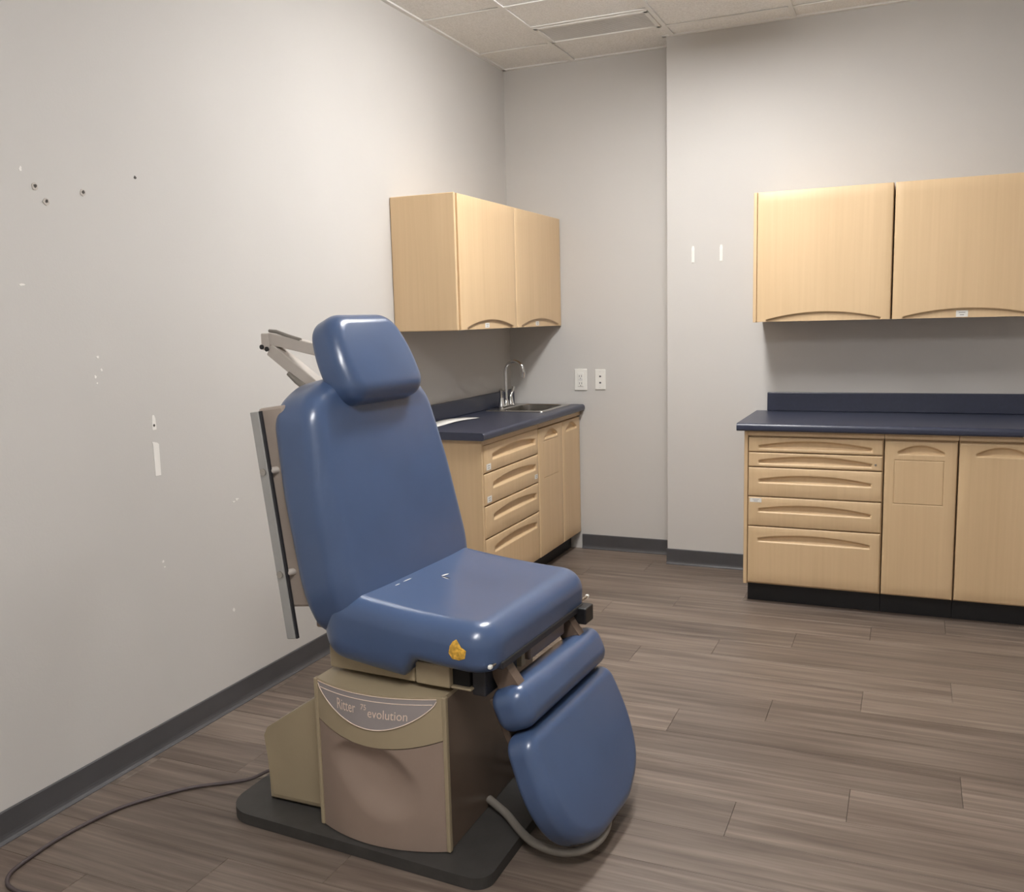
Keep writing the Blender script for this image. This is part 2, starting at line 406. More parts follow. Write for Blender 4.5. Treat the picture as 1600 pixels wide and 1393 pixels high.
# wall damage on the left wall: chips in the paint, holes, plaster patches
def lw(poly, y, z, mat, name, t=.0012):
    MB().prism(poly, (0, y, z), (0, 1, 0), (0, 0, 1), (1, 0, 0), t).build(name, mat, wl)
def blob(r, n=9, sy=1, jit=.3):
    return [((r * (1 + random.uniform(-jit, jit))) * math.cos(2 * math.pi * q / n), sy * r * (1 + random.uniform(-jit, jit)) * math.sin(2 * math.pi * q / n)) for q in range(n)]
for y, z in [(-3.359, 1.832), (-3.325, 1.793), (-3.192, 1.833)]:
    a = MB(); a.prism(blob(.0105, 12, 1, .15), (0, y, z), Y_, Z_, X_, .002); a = a.build('wall_anchor', 'arm_grey', wl)
    MB().prism(blob(.0045, 9, 1.1, .25), (.002, y + .001, z + .002), Y_, Z_, X_, .0012).build('hole', 'hole_dark', a)
lw(blob(.005), -2.98, 1.905, 'hole_dark', 'nail_hole')
lw(rounded([(-.008, -.024), (.010, -.024), (.008, .012), (.003, .026), (-.006, .024)], .003), -2.983, 1.113, 'patch_white', 'plaster_patch')
lw(blob(.004), -2.983, 1.104, 'hole_dark', 'nail_hole', .002)
lw([(-.008, -.055), (.016, -.055), (.017, .05), (.010, .056), (-.012, .062), (-.009, .05)], -2.985, .989, 'patch_white', 'plaster_patch')
for y, z, r, sy in [(-2.603, .782, .009, .5), (-2.62, .775, .006, .4), (-3.40, 1.875, .005, 1.6), (-3.43, 1.555, .008, .5), (-2.99, .64, .005, .9), (-2.66, .37, .006, 1), (-3.19, 1.34, .005, 1), (-3.18, 1.3, .004, 1), (-3.205, 1.28, .004, 1), (-3.2, 1.26, .003, 1), (-2.985, .62, .004, .7)]:
    lw(blob(r, 8, sy, .4), y, z, 'patch_white', 'paint_chip')
for y, z in [(-.30, 1.99 + .06), (-.14, 2.0 + .03)]: lw(blob(.005), y, z, 'hole_dark', 'nail_hole')

# ================================================================== CABINETS
def sticker(O, U, Vv, N, w, h, parent):
    O, U, Vv, N = V(O), V(U), V(Vv), V(N)
    s = MB().obb(O + N * .0006, (U, Vv, N), (w, h, .0008)).build('label_sticker', 'paper', parent, 'small white paper sticker')
    m = MB()
    m.obb(O + N * .0012 + Vv * h * .18, (U, Vv, N), (w * .55, h * .12, .0004)); m.obb(O + N * .0012 - Vv * h * .18, (U, Vv, N), (w * .35, h * .14, .0004)); m.build('print', 'print_pale', s)
    return s

# ---- right base run: face plane y = FY, looking toward -Y
FY = -.80; WB = -DB
def base_unit(name, x0, x1, label, group, endpanel=False):
    t = empty(name, ((x0 + x1) / 2, (WB + FY) / 2, 0), label, 'cabinet', group)
    xx = x0 + (.018 if endpanel else .001)
    m = MB(); m.box(xx, x1 - .001, FY + .021, WB - .002, .10, .861, .001, 1); m.box(xx, x1 + .001, FY + .001, FY + .022, .839, .861); m.build('body', 'maple', t)
    MB().box(x0 + .012 if endpanel else x0, x1 - .0002, FY + .07, WB - .002, 0, .10).build('toe_kick', 'toe_black', t)
    if endpanel: MB().box(x0, x0 + .0175, FY + .001, WB - .002, .10, .861, .002, 1).build('side_panel', 'maple', t)
    return t
A = base_unit('drawer_cabinet', 1.575, 2.204, 'maple base cabinet with five drawers left of the two doors', 'right base cabinets', True)
zs = [.108, .394, .541, .686, .759, .834]
for i in range(5):
    za, zb = zs[i] + .002, zs[i + 1] - .003; h = zb - za; w_ = 2.199 - 1.596
    pv = h - (.076 if i < 3 else .058)
    if i == 3: pv = h - .056
    m = front_panel((1.596, FY, za), X_, Z_, -Y_, w_, h, pulls=[(w_ / 2 + .002, pv, .515, .020, .044)])
    d = m.build('drawer', 'maple', A)
    if i == 1: sticker((1.632, FY, zb - .016), X_, Z_, -Y_, .055, .02, d)
    if i == 3: MB().cyl((2.17, FY + .001, za + .028), (2.17, FY - .002, za + .028), .005, 14).build('lock', 'steel', d)
B = base_unit('door_cabinet', 2.206, 2.512, 'narrow maple base cabinet whose door has a square outlined flap', 'right base cabinets')
w_ = 2.508 - 2.209; h = .829 - .108
front_panel((2.209, FY, .108), X_, Z_, -Y_, w_, h, pulls=[(w_ / 2 + .002, h - .062, .198, .014, .046)], groove=(.042, .247, .54 - .108, .742 - .108)).build('door', 'maple', B)
C_ = base_unit('door_cabinet', 2.514, 2.862, 'maple base cabinet with one plain door at the right edge', 'right base cabinets')
w_ = 2.858 - 2.517
front_panel((2.517, FY, .108), X_, Z_, -Y_, w_, h, pulls=[(w_ / 2, h - .062, .21, .014, .046)]).build('door', 'maple', C_)

def counter_profile(depth, zt=.90, zb=.863, r=.016):
    """section across a laminate worktop: (distance from wall, z) with a rolled front edge"""
    p = [(0.001, zb), (0.001, zt)]
    for q in range(7): a = math.pi / 2 * (1 - q / 6); p.append((depth - r + r * math.cos(a), zt - r + r * math.sin(a)))
    for q in range(5): a = -math.pi / 2 * q / 4; p.append((depth - .010 + .010 * math.cos(a), zb + .010 + .010 * math.sin(a)))
    return p
ct = empty('countertop', (2.2, -.5, .863), 'long dark navy laminate countertop with backsplash on the right cabinets', 'countertop')
m = MB(); pr = counter_profile(.635)
m.prism(pr, (1.542, WB, 0), -Y_, Z_, X_, 1.335, 0); m.build('top', 'laminate_navy', ct)
MB().box(1.60, 2.877, WB - .022, WB - .001, .9, 1.0, .004).build('backsplash', 'laminate_navy', ct)

# ---- upper right cabinets
UY = -.53
def wall_unit(name, x0, x1, label, endpanel, st):
    t = empty(name, ((x0 + x1) / 2, -.36, 1.38), label, 'cabinet', 'right wall cabinets')
    xx = x0 + (.018 if endpanel else .001)
    m = MB(); m.box(xx, x1 - .001, UY + .021, WB - .002, 1.379, 2.011, .001, 1); m.build('body', 'maple', t)
    if endpanel: MB().box(x0, x0 + .0175, UY + .004, WB - .002, 1.377, 2.013, .003, 2).build('side_panel', 'maple', t)
    w_ = x1 - .003 - (xx + .002); h = 2.012 - 1.379
    d = front_panel((xx + .002, UY, 1.379), X_, Z_, -Y_, w_, h, pulls=[(w_ / 2 + .002, -.002, w_ - .085, .012, .046)], openb=True, D=.012, sl=.006).build('door', 'maple', t)
    if st: sticker((x0 + .302, UY + .012, 1.379 + .018), X_, Z_, -Y_, .05, .03, d)
    return t
wall_unit('wall_cabinet', 1.566, 2.21, 'maple wall cabinet left of its twin above the navy countertop', True, False)
wall_unit('wall_cabinet', 2.213, 2.856, 'maple wall cabinet cut by the right edge with a sticker at its pull', False, True)

# ---- left base run: face plane x = FX, looking toward +X
FX = .455
def lbase(name, ya, yb, label, endp):
    t = empty(name, (.23, (ya + yb) / 2, 0), label, 'cabinet', 'left base cabinets')
    yy = ya + (.018 if endp else .001)
    sink = not endp
    m = MB()
    if sink:   # open box so that the bowl hangs free
        m.box(.002, FX - .021, yy, yy + .018, .10, .861); m.box(.002, FX - .021, yb - .019, yb - .001, .10, .861); m.box(.002, FX - .021, yy, yb - .001, .10, .118)
        m.box(.002, .012, yy, yb - .001, .10, .861); m.box(FX - .04, FX - .021, yy, yb - .001, .10, .862)
    else: m.box(.002, FX - .021, yy, yb - .001, .10, .861, .001, 1)
    m.box(FX - .023, FX - .001, yy, yb - .001, .834, .8615); m.build('body', 'maple', t)
    MB().box(.002, FX - .07, ya + .012 if endp else ya + .001, yb - .001, 0, .10).build('toe_kick', 'toe_black', t)
    if endp: MB().box(.002, FX - .001, ya, ya + .0175, .10, .861, .002, 1).build('side_panel', 'maple', t)
    return t
D_ = lbase('drawer_cabinet', -1.415, -.692, 'maple base cabinet with four drawers just behind the chair', True)
zs = [.108, .375, .537, .695, .836]
for i in range(4):
    za, zb = zs[i] + .002, zs[i + 1] - .004; h = zb - za; w_ = 1.385 - .697
    m = front_panel((FX, -1.388, za), Y_, Z_, X_, w_, h, pulls=[(w_ / 2 + .03, h - .082, .56, .032, .052)])
    d = m.build('drawer', 'maple', D_)
    if i in (2, 3): sticker((FX, -1.34, za + .026), Y_, Z_, X_, .05, .03, d)
    if i == 2: sticker((FX, -.735, za + .035), Y_, Z_, X_, .04, .024, d)
E_ = lbase('sink_cabinet', -.69, -.004, 'maple base cabinet with two narrow doors below the sink', False)
h = .826 - .108
front_panel((FX, -.687, .108), Y_, Z_, X_, .372, h, pulls=[(.19, h - .066, .2, .014, .050)], groove=(.07, .30, .545 - .108, .75 - .108)).build('door', 'maple', E_)
front_panel((FX, -.310, .108), Y_, Z_, X_, .300, h, pulls=[(.15, h - .066, .19, .014, .050)]).build('door', 'maple', E_)

# countertop with a hole for the sink
ct2 = empty('countertop', (.24, -.72, .863), 'dark navy laminate countertop with backsplash around the steel sink', 'countertop')
CD = .487; SX0, SX1, SY0, SY1 = .055, .395, -.48, -.045
m = MB(); pr = counter_profile(CD)
m.prism(pr, (0, -1.452, 0), X_, Z_, Y_, 1.452 + SY0, 0); m.prism(pr, (0, SY1, 0), X_, Z_, Y_, -SY1 - .002, 0)
m.box(.001, SX0, SY0, SY1, .863, .90); prf = [(a, b2) for a, b2 in pr if a > .1]; prf = [(SX1, .863), (SX1, .90)] + prf
m.prism(prf, (0, SY0, 0), X_, Z_, Y_, SY1 - SY0, 0); m.build('top', 'laminate_navy', ct2)
MB().box(.001, .022, -1.452, -.002, .9, .99, .004).build('backsplash', 'laminate_navy', ct2)

# sink
sk = empty('sink', ((SX0 + SX1) / 2, (SY0 + SY1) / 2, .9), 'small stainless steel drop-in sink in the left countertop', 'sink')
def rrect(x0, x1, y0, y1, r, n=7): return rounded([(x0, y0), (x1, y0), (x1, y1), (x0, y1)], r, n)
loops = [(rrect(SX0 - .02, SX1 + .018, SY0 - .02, SY1 + .018, .03), .9005), (rrect(SX0 - .019, SX1 + .017, SY0 - .019, SY1 + .017, .03), .9035), (rrect(SX0 + .055, SX1 - .012, SY0 + .02, SY1 - .02, .05), .9035),
         (rrect(SX0 + .058, SX1 - .015, SY0 + .023, SY1 - .023, .05), .899), (rrect(SX0 + .062, SX1 - .018, SY0 + .026, SY1 - .026, .05), .79), (rrect(SX0 + .085, SX1 - .04, SY0 + .05, SY1 - .05, .04), .768)]
n = len(loops[0][0]); vs = [V((p[0], p[1], z)) for L, z in loops for p in L]
fs = [(j * n + i, j * n + (i + 1) % n, (j + 1) * n + (i + 1) % n, (j + 1) * n + i) for j in range(len(loops) - 1) for i in range(n)] + [tuple(range((len(loops) - 1) * n, len(loops) * n))]
MB().add(vs, fs, False).build('bowl', 'steel', sk)
MB().cyl((.24, -.26, .768), (.24, -.26, .772), .035, 24).build('drain', 'chrome', sk)
# faucet on the sink's rear ledge
fx, fy = .078, -.262; zb = .9035
fa = empty('faucet', (fx, fy, zb), 'chrome gooseneck faucet with two blade handles behind the sink', 'faucet')
m = MB(); m.prism(rounded([(-.024, -.085), (.024, -.085), (.024, .085), (-.024, .085)], .022), (fx, fy, zb), X_, Y_, Z_, .012, .003); m.build('base_plate', 'chrome', fa)
pts = [(fx, fy, zb + .012 + q * .04) for q in range(6)]; dirv = V((.86, -.10, 0)).normalized(); R = .062; c0 = V(pts[-1]) + dirv * R
for q in range(1, 15): a = math.pi * (1 - q / 14 * 1.08); pts.append(tuple(c0 + dirv * R * math.cos(a) + Z_ * R * math.sin(a)))
m = MB(); m.tube(pts, .0095, 16); m.build('spout', 'chrome', fa)
m = MB(); m.tube([pts[-2], tuple(V(pts[-1]) + (V(pts[-1]) - V(pts[-2])) * 1.2)], .0125, 16); m.build('aerator', 'chrome', fa)
m = MB(); m.tube([(fx, fy, zb + .01), (fx, fy, zb + .03), (fx, fy, zb + .045)], [.019, .016, .0115], 18); m.build('spout_collar', 'chrome', fa)
for s in (-1, 1):
    hy = fy + s * .068
    m = MB(); m.tube([(fx, hy, zb + .01), (fx, hy, zb + .03), (fx, hy, zb + .045), (fx, hy, zb + .06)], [.021, .017, .014, .012], 18); hd = m.build('valve', 'chrome', fa)
    m = MB(); m.tube([(fx, hy, zb + .055), (fx + .004, hy + s * .012, zb + .078), (fx + .01, hy + s * .030, zb + .112)], [.009, .008, .011], 12); m.build('handle', 'chrome', hd)

# ---- upper left cabinet
UX = .346
ul = empty('wall_cabinet', (.17, -.7, 1.38), 'two-door maple wall cabinet mounted above the sink', 'cabinet')
MB().box(.002, UX - .021, -1.382, -.002, 1.379, 2.011, .001, 1).build('body', 'maple', ul)
MB().box(.002, UX - .002, -1.400, -1.3825, 1.377, 2.013, .004, 2).build('side_panel', 'maple', ul)
for ya, yb, sx in [(-1.364, -.694, -1.05), (-.689, -.006, -.37)]:
    w_ = yb - ya
    d = front_panel((UX, ya, 1.379), Y_, Z_, X_, w_, 2.012 - 1.379, pulls=[(w_ / 2 + .01, -.002, w_ - .11, .012, .048)], openb=True, D=.012, sl=.006).build('door', 'maple', ul)
    sticker((UX - .0115, sx, 1.379 + .018), Y_, Z_, X_, .05, .024, d)

# sheet of paper on the left countertop
m = MB(); ys = [-1.27 + .045 * q for q in range(11)]; vs = []
for q, y in enumerate(ys):
    lift = .0006 + .010 * math.sin(math.pi * q / 10) ** 2
    vs += [V((.055 + .012 * q / 10, y, .9 + lift)), V((.135 + .03 * q / 10, y, .9 + lift * .6))]
top = vs; bot = [p - Z_ * .0005 for p in vs]
fs = [(2 * q, 2 * q + 1, 2 * q + 3, 2 * q + 2) for q in range(10)]; nn = len(top)
fs += [tuple(nn + i for i in f[::-1]) for f in fs[:10]] + [(2 * q, 2 * q + 2, nn + 2 * q + 2, nn + 2 * q) for q in range(10)] + [(2 * q + 1, nn + 2 * q + 1, nn + 2 * q + 3, 2 * q + 3) for q in range(10)] + [(0, nn, nn + 1, 1), (20, 21, nn + 21, nn + 20)]
tag(m.add(top + bot, fs, True).build('paper_strip', 'paper'), 'white paper strip lying on the left countertop behind the chair', 'paper')

# wall plates beside the sink
def plate(x0, x1, z0, z1, name, label):
    t = empty(name, ((x0 + x1) / 2, -.001, z0), label, 'wall plate')
    MB().box(x0, x1, -.007, -.0005, z0, z1, .003).build('cover', 'white_plastic', t); return t
p = plate(.425, .505, .985, 1.115, 'power_outlet', 'white power outlet nearer the sink cabinet')
MB().box(.447, .483, -.010, -.006, 1.008, 1.092, .002, 1).build('receptacle', 'white_plastic', p)
for zc in (1.072, 1.028):
    for dx in (-.007, .007): MB().box(.465 + dx - .0015, .465 + dx + .0015, -.0106, -.0098, zc - .006, zc + .006).build('slot', 'print_grey', p)
    MB().cyl((.465, -.0098, zc - .013), (.465, -.0106, zc - .013), .003, 10).build('slot', 'print_grey', p)
MB().box(.452, .478, -.0104, -.0098, 1.044, 1.056, .0002, 1).build('test_button', 'vent_grey', p)
p = plate(.556, .622, .990, 1.112, 'data_outlet', 'white wall plate with two small jacks right of the power outlet')
for zc in (1.070, 1.032): MB().box(.583, .595, -.0082, -.0065, zc - .005, zc + .005, .001, 1).build('jack', 'print_grey', p)
for zc in (1.098, 1.004): MB().cyl((.589, -.0065, zc), (.589, -.0078, zc), .003, 10).build('screw', 'vent_grey', p)

for x, lab in [(1.192, 'white adhesive strip on the wall, left of the pair'), (1.345, 'white adhesive strip on the wall, right one nearer the cabinets')]:
    t = empty('adhesive_strip', (x, WB, 1.703), lab, 'adhesive strip', 'strips left on the wall')
    MB().prism(rounded([(-.008, 0), (.008, 0), (.008, .078), (.005, .092), (-.005, .092), (-.008, .078)], .002, 3), (x, WB, 1.703), X_, Z_, -Y_, .002, .0005).build('strip', 'patch_white', t)
    MB().prism(rounded([(-.006, .004), (.006, .004), (.006, .068), (-.006, .068)], .003, 4), (x, WB - .002, 1.703), X_, Z_, -Y_, .003, .001).build('clip', 'white_plastic', t)

# ================================================================== THE CHAIR
YC = -2.985
ch = empty('examination_chair', (1.0, YC, 0), 'blue vinyl power examination chair with headrest and lowered leg pad', 'examination chair')

# foot plate
poly = rounded([(.50, -3.335), (1.372, -3.385), (1.372, -2.60), (.50, -2.60)], [.10, .05, .05, .08], 10)
MB().prism(poly, (0, 0, .001), X_, Y_, Z_, .032, .010).build('foot_plate', 'plate_black', ch)

# base housing: carcass, bowed lower panel with dents, bowed name band, corner trims
bx0, bx1, by0, by1 = .834, 1.228, -3.302, -2.70
m = MB(); m.box(bx0 + .004, bx1, by0 + .044, by1, .034, .452, .001, 1); m.box(bx1 - .006, bx1, by0 + .002, by0 + .05, .034, .452); m.box(bx0 + .002, bx0 + .008, by0 + .002, by0 + .05, .034, .452); m.build('base_housing', 'enamel_dark_taupe', ch)  # shade from the seat is put into the dark enamel of the sides
def bow(x, amt=.046): q = (x - bx0) / (bx1 - bx0); return by0 - amt * 4 * q * (1 - q)
def bowed(z0f, z1f, off, nx, nz, disp=None, thick=.006):
    vs = []; fs = []
    for sgn in (0, 1):
        for j in range(nz + 1):
            for i in range(nx + 1):
                x = bx0 + (bx1 - bx0) * i / nx; za, zb2 = z0f(x), z1f(x); z = za + (zb2 - za) * j / nz
                y = bow(x) - off + (thick if sgn else 0)
                if disp: y += disp(x, z)
                vs.append(V((x, y, z)))
    n1 = (nx + 1) * (nz + 1); A = lambda i, j, s: s * n1 + j * (nx + 1) + i
    for j in range(nz):
        for i in range(nx):
            fs.append((A(i, j, 0), A(i + 1, j, 0), A(i + 1, j + 1, 0), A(i, j + 1, 0))); fs.append((A(i, j, 1), A(i, j + 1, 1), A(i + 1, j + 1, 1), A(i + 1, j, 1)))
    m = MB(); m.add(vs, fs, True)
    sides = []
    for i in range(nx): sides += [(A(i, 0, 0), A(i, 0, 1), A(i + 1, 0, 1), A(i + 1, 0, 0)), (A(i, nz, 0), A(i + 1, nz, 0), A(i + 1, nz, 1), A(i, nz, 1))]
    for j in range(nz): sides += [(A(0, j, 0), A(0, j + 1, 0), A(0, j + 1, 1), A(0, j, 1)), (A(nx, j, 0), A(nx, j, 1), A(nx, j + 1, 1), A(nx, j + 1, 0))]
    m.add(vs, sides); return m
qx = lambda x: (x - bx0) / (bx1 - bx0)
seam = lambda x: .352 - .034 * 4 * qx(x) * (1 - qx(x)) - .004 * qx(x)
def dents(x, z):
    u, v2 = qx(x), (z - .04) / .3; d = 0
    # big shallow oval dent with a crisp upper left lip
    DP = [(.05, .74), (.25, .95), (.64, .94), (.88, .62), (.82, .26), (.50, .14), (.24, .38)]; k_ = 0
    for i in range(7):
        (ax, ay), (bx, by) = DP[i], DP[(i + 1) % 7]; L = math.hypot(bx - ax, by - ay)
        dist = ((u - ax) * (by - ay) - (v2 - ay) * (bx - ax)) / L
        dist *= (1, 1, .85, .6, .45, .42, .5)[i]       # crisp at the top, running out softly below
        k_ += math.exp(-dist * 30)
    dist = -math.log(k_) / 30
    d += .034 * max(0, min(1, sstep(dist / .10) * .3 + sstep(max(0, dist) / .26) * .7))
    edge = min(u, 1 - u, v2 * .8, (1.02 - v2) * .9); return d * sstep(edge / .06)
mpan = bowed(lambda x: .036, lambda x: seam(x) - .003, 0, 90, 72, dents, .004)
mpan.build('dented_panel', 'enamel_taupe', ch, 'dented taupe metal side panel')
bowed(lambda x: seam(x), lambda x: .462, .002, 40, 8, None, .012).build('name_band', 'enamel_beige', ch)
for x in (bx0 - .001, bx1 + .001): MB().box(x - .006, x + .006, by0 - .006, by0 + .010, .036, .464, .003).build('corner_trim', 'enamel_beige', ch)
MB().prism([(bx0 + (bx1 - bx0) * i / 20, bow(bx0 + (bx1 - bx0) * i / 20) - .001) for i in range(21)] + [(bx1, by1), (bx0, by1)], (0, 0, .452), X_, Y_, Z_, .012).build('base_top', 'enamel_beige', ch)

# name decal on the band: bowl-shaped plate, outlines, lettering
dx0, dx1 = bx0 + .010, bx1 - .016
def dec_pt(x, z, off): return V((x, bow(x) - .002 - off, z))
dtop = lambda x: .459
dbot = lambda x: .459 - .006 - .088 * math.sin(math.pi * max(0, min(1, (x - dx0) / (dx1 - dx0)))) ** .72
nx = 48; vs = []; fs = []
for i in range(nx + 1):
    x = dx0 + (dx1 - dx0) * i / nx
    for j in range(7): z = dbot(x) + (dtop(x) - dbot(x)) * j / 6; vs.append(dec_pt(x, z, .0015))
for i in range(nx):
    for j in range(6): fs.append((i * 7 + j, (i + 1) * 7 + j, (i + 1) * 7 + j + 1, i * 7 + j + 1))
m = MB(); m.add(vs, fs, True); dc = m.build('name_plate', 'decal_grey', ch)
for fz, wd, nm in [(dbot, .0024, 0), (dtop, .0018, 0), (lambda x: .4445, .0018, 1)]:
    a, b2 = dx0, dx1
    if nm: a, b2 = dx0 + .010, dx1 - .010
    MB().tube([dec_pt(a + (b2 - a) * i / 60, fz(a + (b2 - a) * i / 60), .0016) for i in range(61)], wd * .6, 6).build('outline', 'decal_line', dc)
def lettering(body, x0, z0, size, width, shear, name):
    cu = bpy.data.curves.new(name, 'FONT'); cu.body = body; cu.size = size; cu.extrude = 0; cu.shear = shear; cu.resolution_u = 3
    tmp = bpy.data.objects.new('tmp', cu); COL.objects.link(tmp); bpy.context.view_layer.update()
    me = tmp.evaluated_get(bpy.context.evaluated_depsgraph_get()).to_mesh()
    xs = [v.co.x for v in me.vertices]; k2 = width / (max(xs) - min(xs)); mn = min(xs)
    m = MB(); m.add([dec_pt(x0 + (v.co.x - mn) * k2, z0 + v.co.y, .0026) for v in me.vertices], [list(p.vertices) for p in me.polygons])
    tmp.evaluated_get(bpy.context.evaluated_depsgraph_get()).to_mesh_clear(); bpy.data.objects.remove(tmp, do_unlink=True); bpy.data.curves.remove(cu)
    m.build(name, 'decal_line', dc)
lettering('Ritter', .924, .404, .044, .064, 0, 'lettering')
lettering('75', 1.006, .418, .022, .017, .1, 'lettering')
lettering('evolution', 1.027, .400, .036, .112, .1, 'lettering')
MB().tube([dec_pt(.99, .06, -.01), dec_pt(1.0, .062, -.008), dec_pt(1.012, .068, -.006)], .0015, 6).build('scuff', 'hole_dark', ch)

# low rear cover
m = MB(); prof = [(.598, .034), (.598, .235), (.612, .262), (.80, .385), (.834, .39), (.834, .034)]
m.prism(rounded(prof, [0, .02, .03, .02, 0, 0], 5), (0, -3.25, 0), X_, Z_, Y_, .52, .022); m.build('rear_cover', 'enamel_beige', ch)

# everything above the base is turned a little on it
XF = Matrix.Translation((1.05, YC, 0)) @ Matrix.Rotation(math.radians(-3.5), 4, 'Z') @ Matrix.Translation((-1.05, -YC, 0))
# seat carriage under the cushion
MB().box(.86, 1.142, -3.262, -2.71, .476, .545, .006).build('seat_frame', 'enamel_beige', ch)
MB().box(.93, 1.30, -3.20, -2.78, .462, .480, .002).build('slide_plate', 'black_plastic', ch)
MB().box(1.148, 1.252, -3.268, -3.14, .478, .538, .004).build('bracket_box', 'enamel_beige', ch)
m = MB(); m.box(1.252, 1.312, -3.262, -3.15, .478, .484, .002); m.box(1.252, 1.312, -3.262, -3.15, .532, .538, .002); m.build('bracket_lip', 'enamel_beige', ch)
MB().box(1.250, 1.302, -3.25, -3.15, .485, .531).build('bracket_socket', 'hole_black', ch)
MB().box(1.306, 1.345, -3.245, -3.17, .462, .552, .004).build('hinge_block', 'rail_dark', ch)
MB().box(1.14, 1.40, -3.25, -2.72, .545, .566, .004).build('seat_pan', 'rail_dark', ch)
for y in (-3.205, -2.80):
    pl = rounded([(1.335, .556), (1.372, .560), (1.398, .52), (1.425, .485), (1.418, .455), (1.372, .455), (1.348, .50)], [.004, .006, .03, .02, .01, .01, .02], 5)
    MB().prism(pl, (0, y, 0), X_, Z_, Y_, .036, .004).build('leg_bracket', 'enamel_dark_taupe', ch)
MB().obb((1.362, -2.95, .535), ((1, 0, 0), (0, 1, 0), (0, 0, 1)), (.05, .235, .062), .006).build('actuator', 'enamel_dark_taupe', ch)
MB().box(1.352, 1.372, -3.085, -3.062, .49, .56, .003).build('hinge_pin_block', 'enamel_beige', ch)
MB().box(1.33, 1.362, -3.14, -3.095, .44, .56, .003).build('hinge_bar', 'black_plastic', ch)
MB().cyl((1.386, -3.285, .5665), (1.386, -2.66, .5665), .0045, 12).build('trim_rod', 'steel', ch)
for y in (-3.290, -2.655): MB().obb((1.386, y, .5665), ((1, 0, 0), (0, 1, 0), (0, 0, 1)), (.011, .014, .011), .004).build('rod_cap', 'white_plastic', ch)
MB().box(1.372, 1.425, -2.762, -2.70, .512, .562, .004).build('stirrup_socket', 'black_plastic', ch)

# seat cushion
sx0, sx1 = .845, 1.398; hw = .332
poly = rounded([(sx0, -hw), (sx1, -hw + .006), (sx1, hw - .006), (sx0, hw)], [.10, .078, .078, .10], 12)
def swarp(X, p, h):
    t = (p[0] - sx0) / (sx1 - sx0)
    z = X.z
    bot = -.125 + .055 * sstep((p[0] - 1.125) / .045)
    if h < 0: z = .61 + h * (-bot / .06)
    z += .05 * max(0, min(1, 1 - t)) ** 1.5
    if h > 0:
        e = 1 - min(1, abs(p[1]) / hw) ** 4
        z -= .012 * e * math.sin(math.pi * min(1, max(0, t)))
    return V((X.x, X.y, z))
seat = pillow(poly, (0, YC, .607), X_, Y_, Z_, .12, .062, .006, 160, swarp, .03).build('seat_cushion', 'vinyl_blue', ch)

# back cushion, tilted
tb = math.radians(12.5); BU = V((-math.sin(tb), 0, math.cos(tb))); BN = V((math.cos(tb), 0, math.sin(tb)))
O = V((.933, YC, .585)); Lb = .70
poly = rounded([(-.305, 0), (.305, 0), (.345, .12), (.332, .40), (.298, .64), (.18, Lb), (-.18, Lb), (-.298, .64), (-.332, .40), (-.345, .12)], [.075, .075, .3, .8, .12, .2, .2, .12, .8, .3], 10)
pillow(poly, O - BN * .011, Y_, BU, BN, .162, .055, .012, 160, None, .045).build('back_cushion', 'vinyl_blue', ch)
ts = math.radians(7.5); SU = V((-math.sin(ts), 0, math.cos(ts))); SN = V((math.cos(ts), 0, math.sin(ts))); SO = V((.760, YC, .56))
bp = lambda v2, n2, y: SO + SU * v2 + SN * n2 + V((0, y, 0))
# metal shell behind the back and its side rails
m = MB(); m.obb(bp(.36, .034, 0), (Y_, SU, SN), (.575, .565, .092), .008); m.build('back_shell', 'enamel_shell', ch)
for s in (-1, 1):
    r_ = MB().obb(bp(.315, 0, s * .312), (Y_, SU, SN), (.010, .64, .030), .002, 1).build('side_rail', 'aluminium', ch)
    MB().obb(bp(.315, .018, s * .309), (Y_, SU, SN), (.010, .64, .006), .001, 1).build('rail_edge', 'rail_dark', r_)
    for v2 in (.180, .468):
        MB().cyl(bp(v2, 0, s * .318), bp(v2, 0, s * .321), .010, 16).build('rail_screw', 'steel', r_)
        MB().cyl(bp(v2, .010, s * .308), bp(v2, .035, s * .262), .010, 14).build('rail_post', 'arm_grey', ch)
MB().box(.80, .855, -3.24, -2.73, .575, .66, .006).build('back_hinge', 'enamel_taupe', ch)

# headrest arms
yc = YC
def bar(a, b2, w2, h2, name, mat='arm_grey', bev=.003, parent=None):
    a, b2 = V(a), V(b2); d = (b2 - a).normalized(); up2 = d.cross(Y_).normalized()
    return MB().obb((a + b2) / 2, (d, Y_, up2), ((b2 - a).length, w2, h2), bev).build(name, mat, parent or ch)
J = V((.472, yc, 1.368))
la = bar((.480, yc, 1.350), (.680, yc, 1.214), .040, .040, 'lower_arm')
bar((.475, yc, 1.383), (.745, yc, 1.330), .034, .036, 'upper_arm')
MB().obb(J + V((-.004, 0, .006)), (X_, Y_, Z_), (.032, .046, .052), .004).build('elbow_joint', 'arm_grey', ch)
for z in (-.012, .010): MB().cyl(J + V((-.004 + z * .9, -.024, -.014 - z * .3)), J + V((-.004 + z * .9, -.028, -.014 - z * .3)), .0075, 14).build('joint_bolt', 'black_plastic', ch)
MB().tube([(.477, yc - .01, 1.407), (.505, yc - .01, 1.404), (.555, yc - .012, 1.390), (.600, yc - .012, 1.377)], [.005, .006, .005, .006], 10).build('lock_lever', 'tube_grey', ch)
MB().cyl((.665, yc - .035, 1.232), (.665, yc + .035, 1.232), .021, 18).build('pivot', 'arm_grey', ch)
MB().tube([(.63, yc - .02, 1.225), (.585, yc - .02, 1.252), (.552, yc - .02, 1.276)], [.010, .010, .007], 10).build('release_lever', 'tube_grey', ch)
MB().box(.66, .74, yc - .06, yc + .06, 1.19, 1.25, .004).build('arm_mount', 'arm_grey', ch)
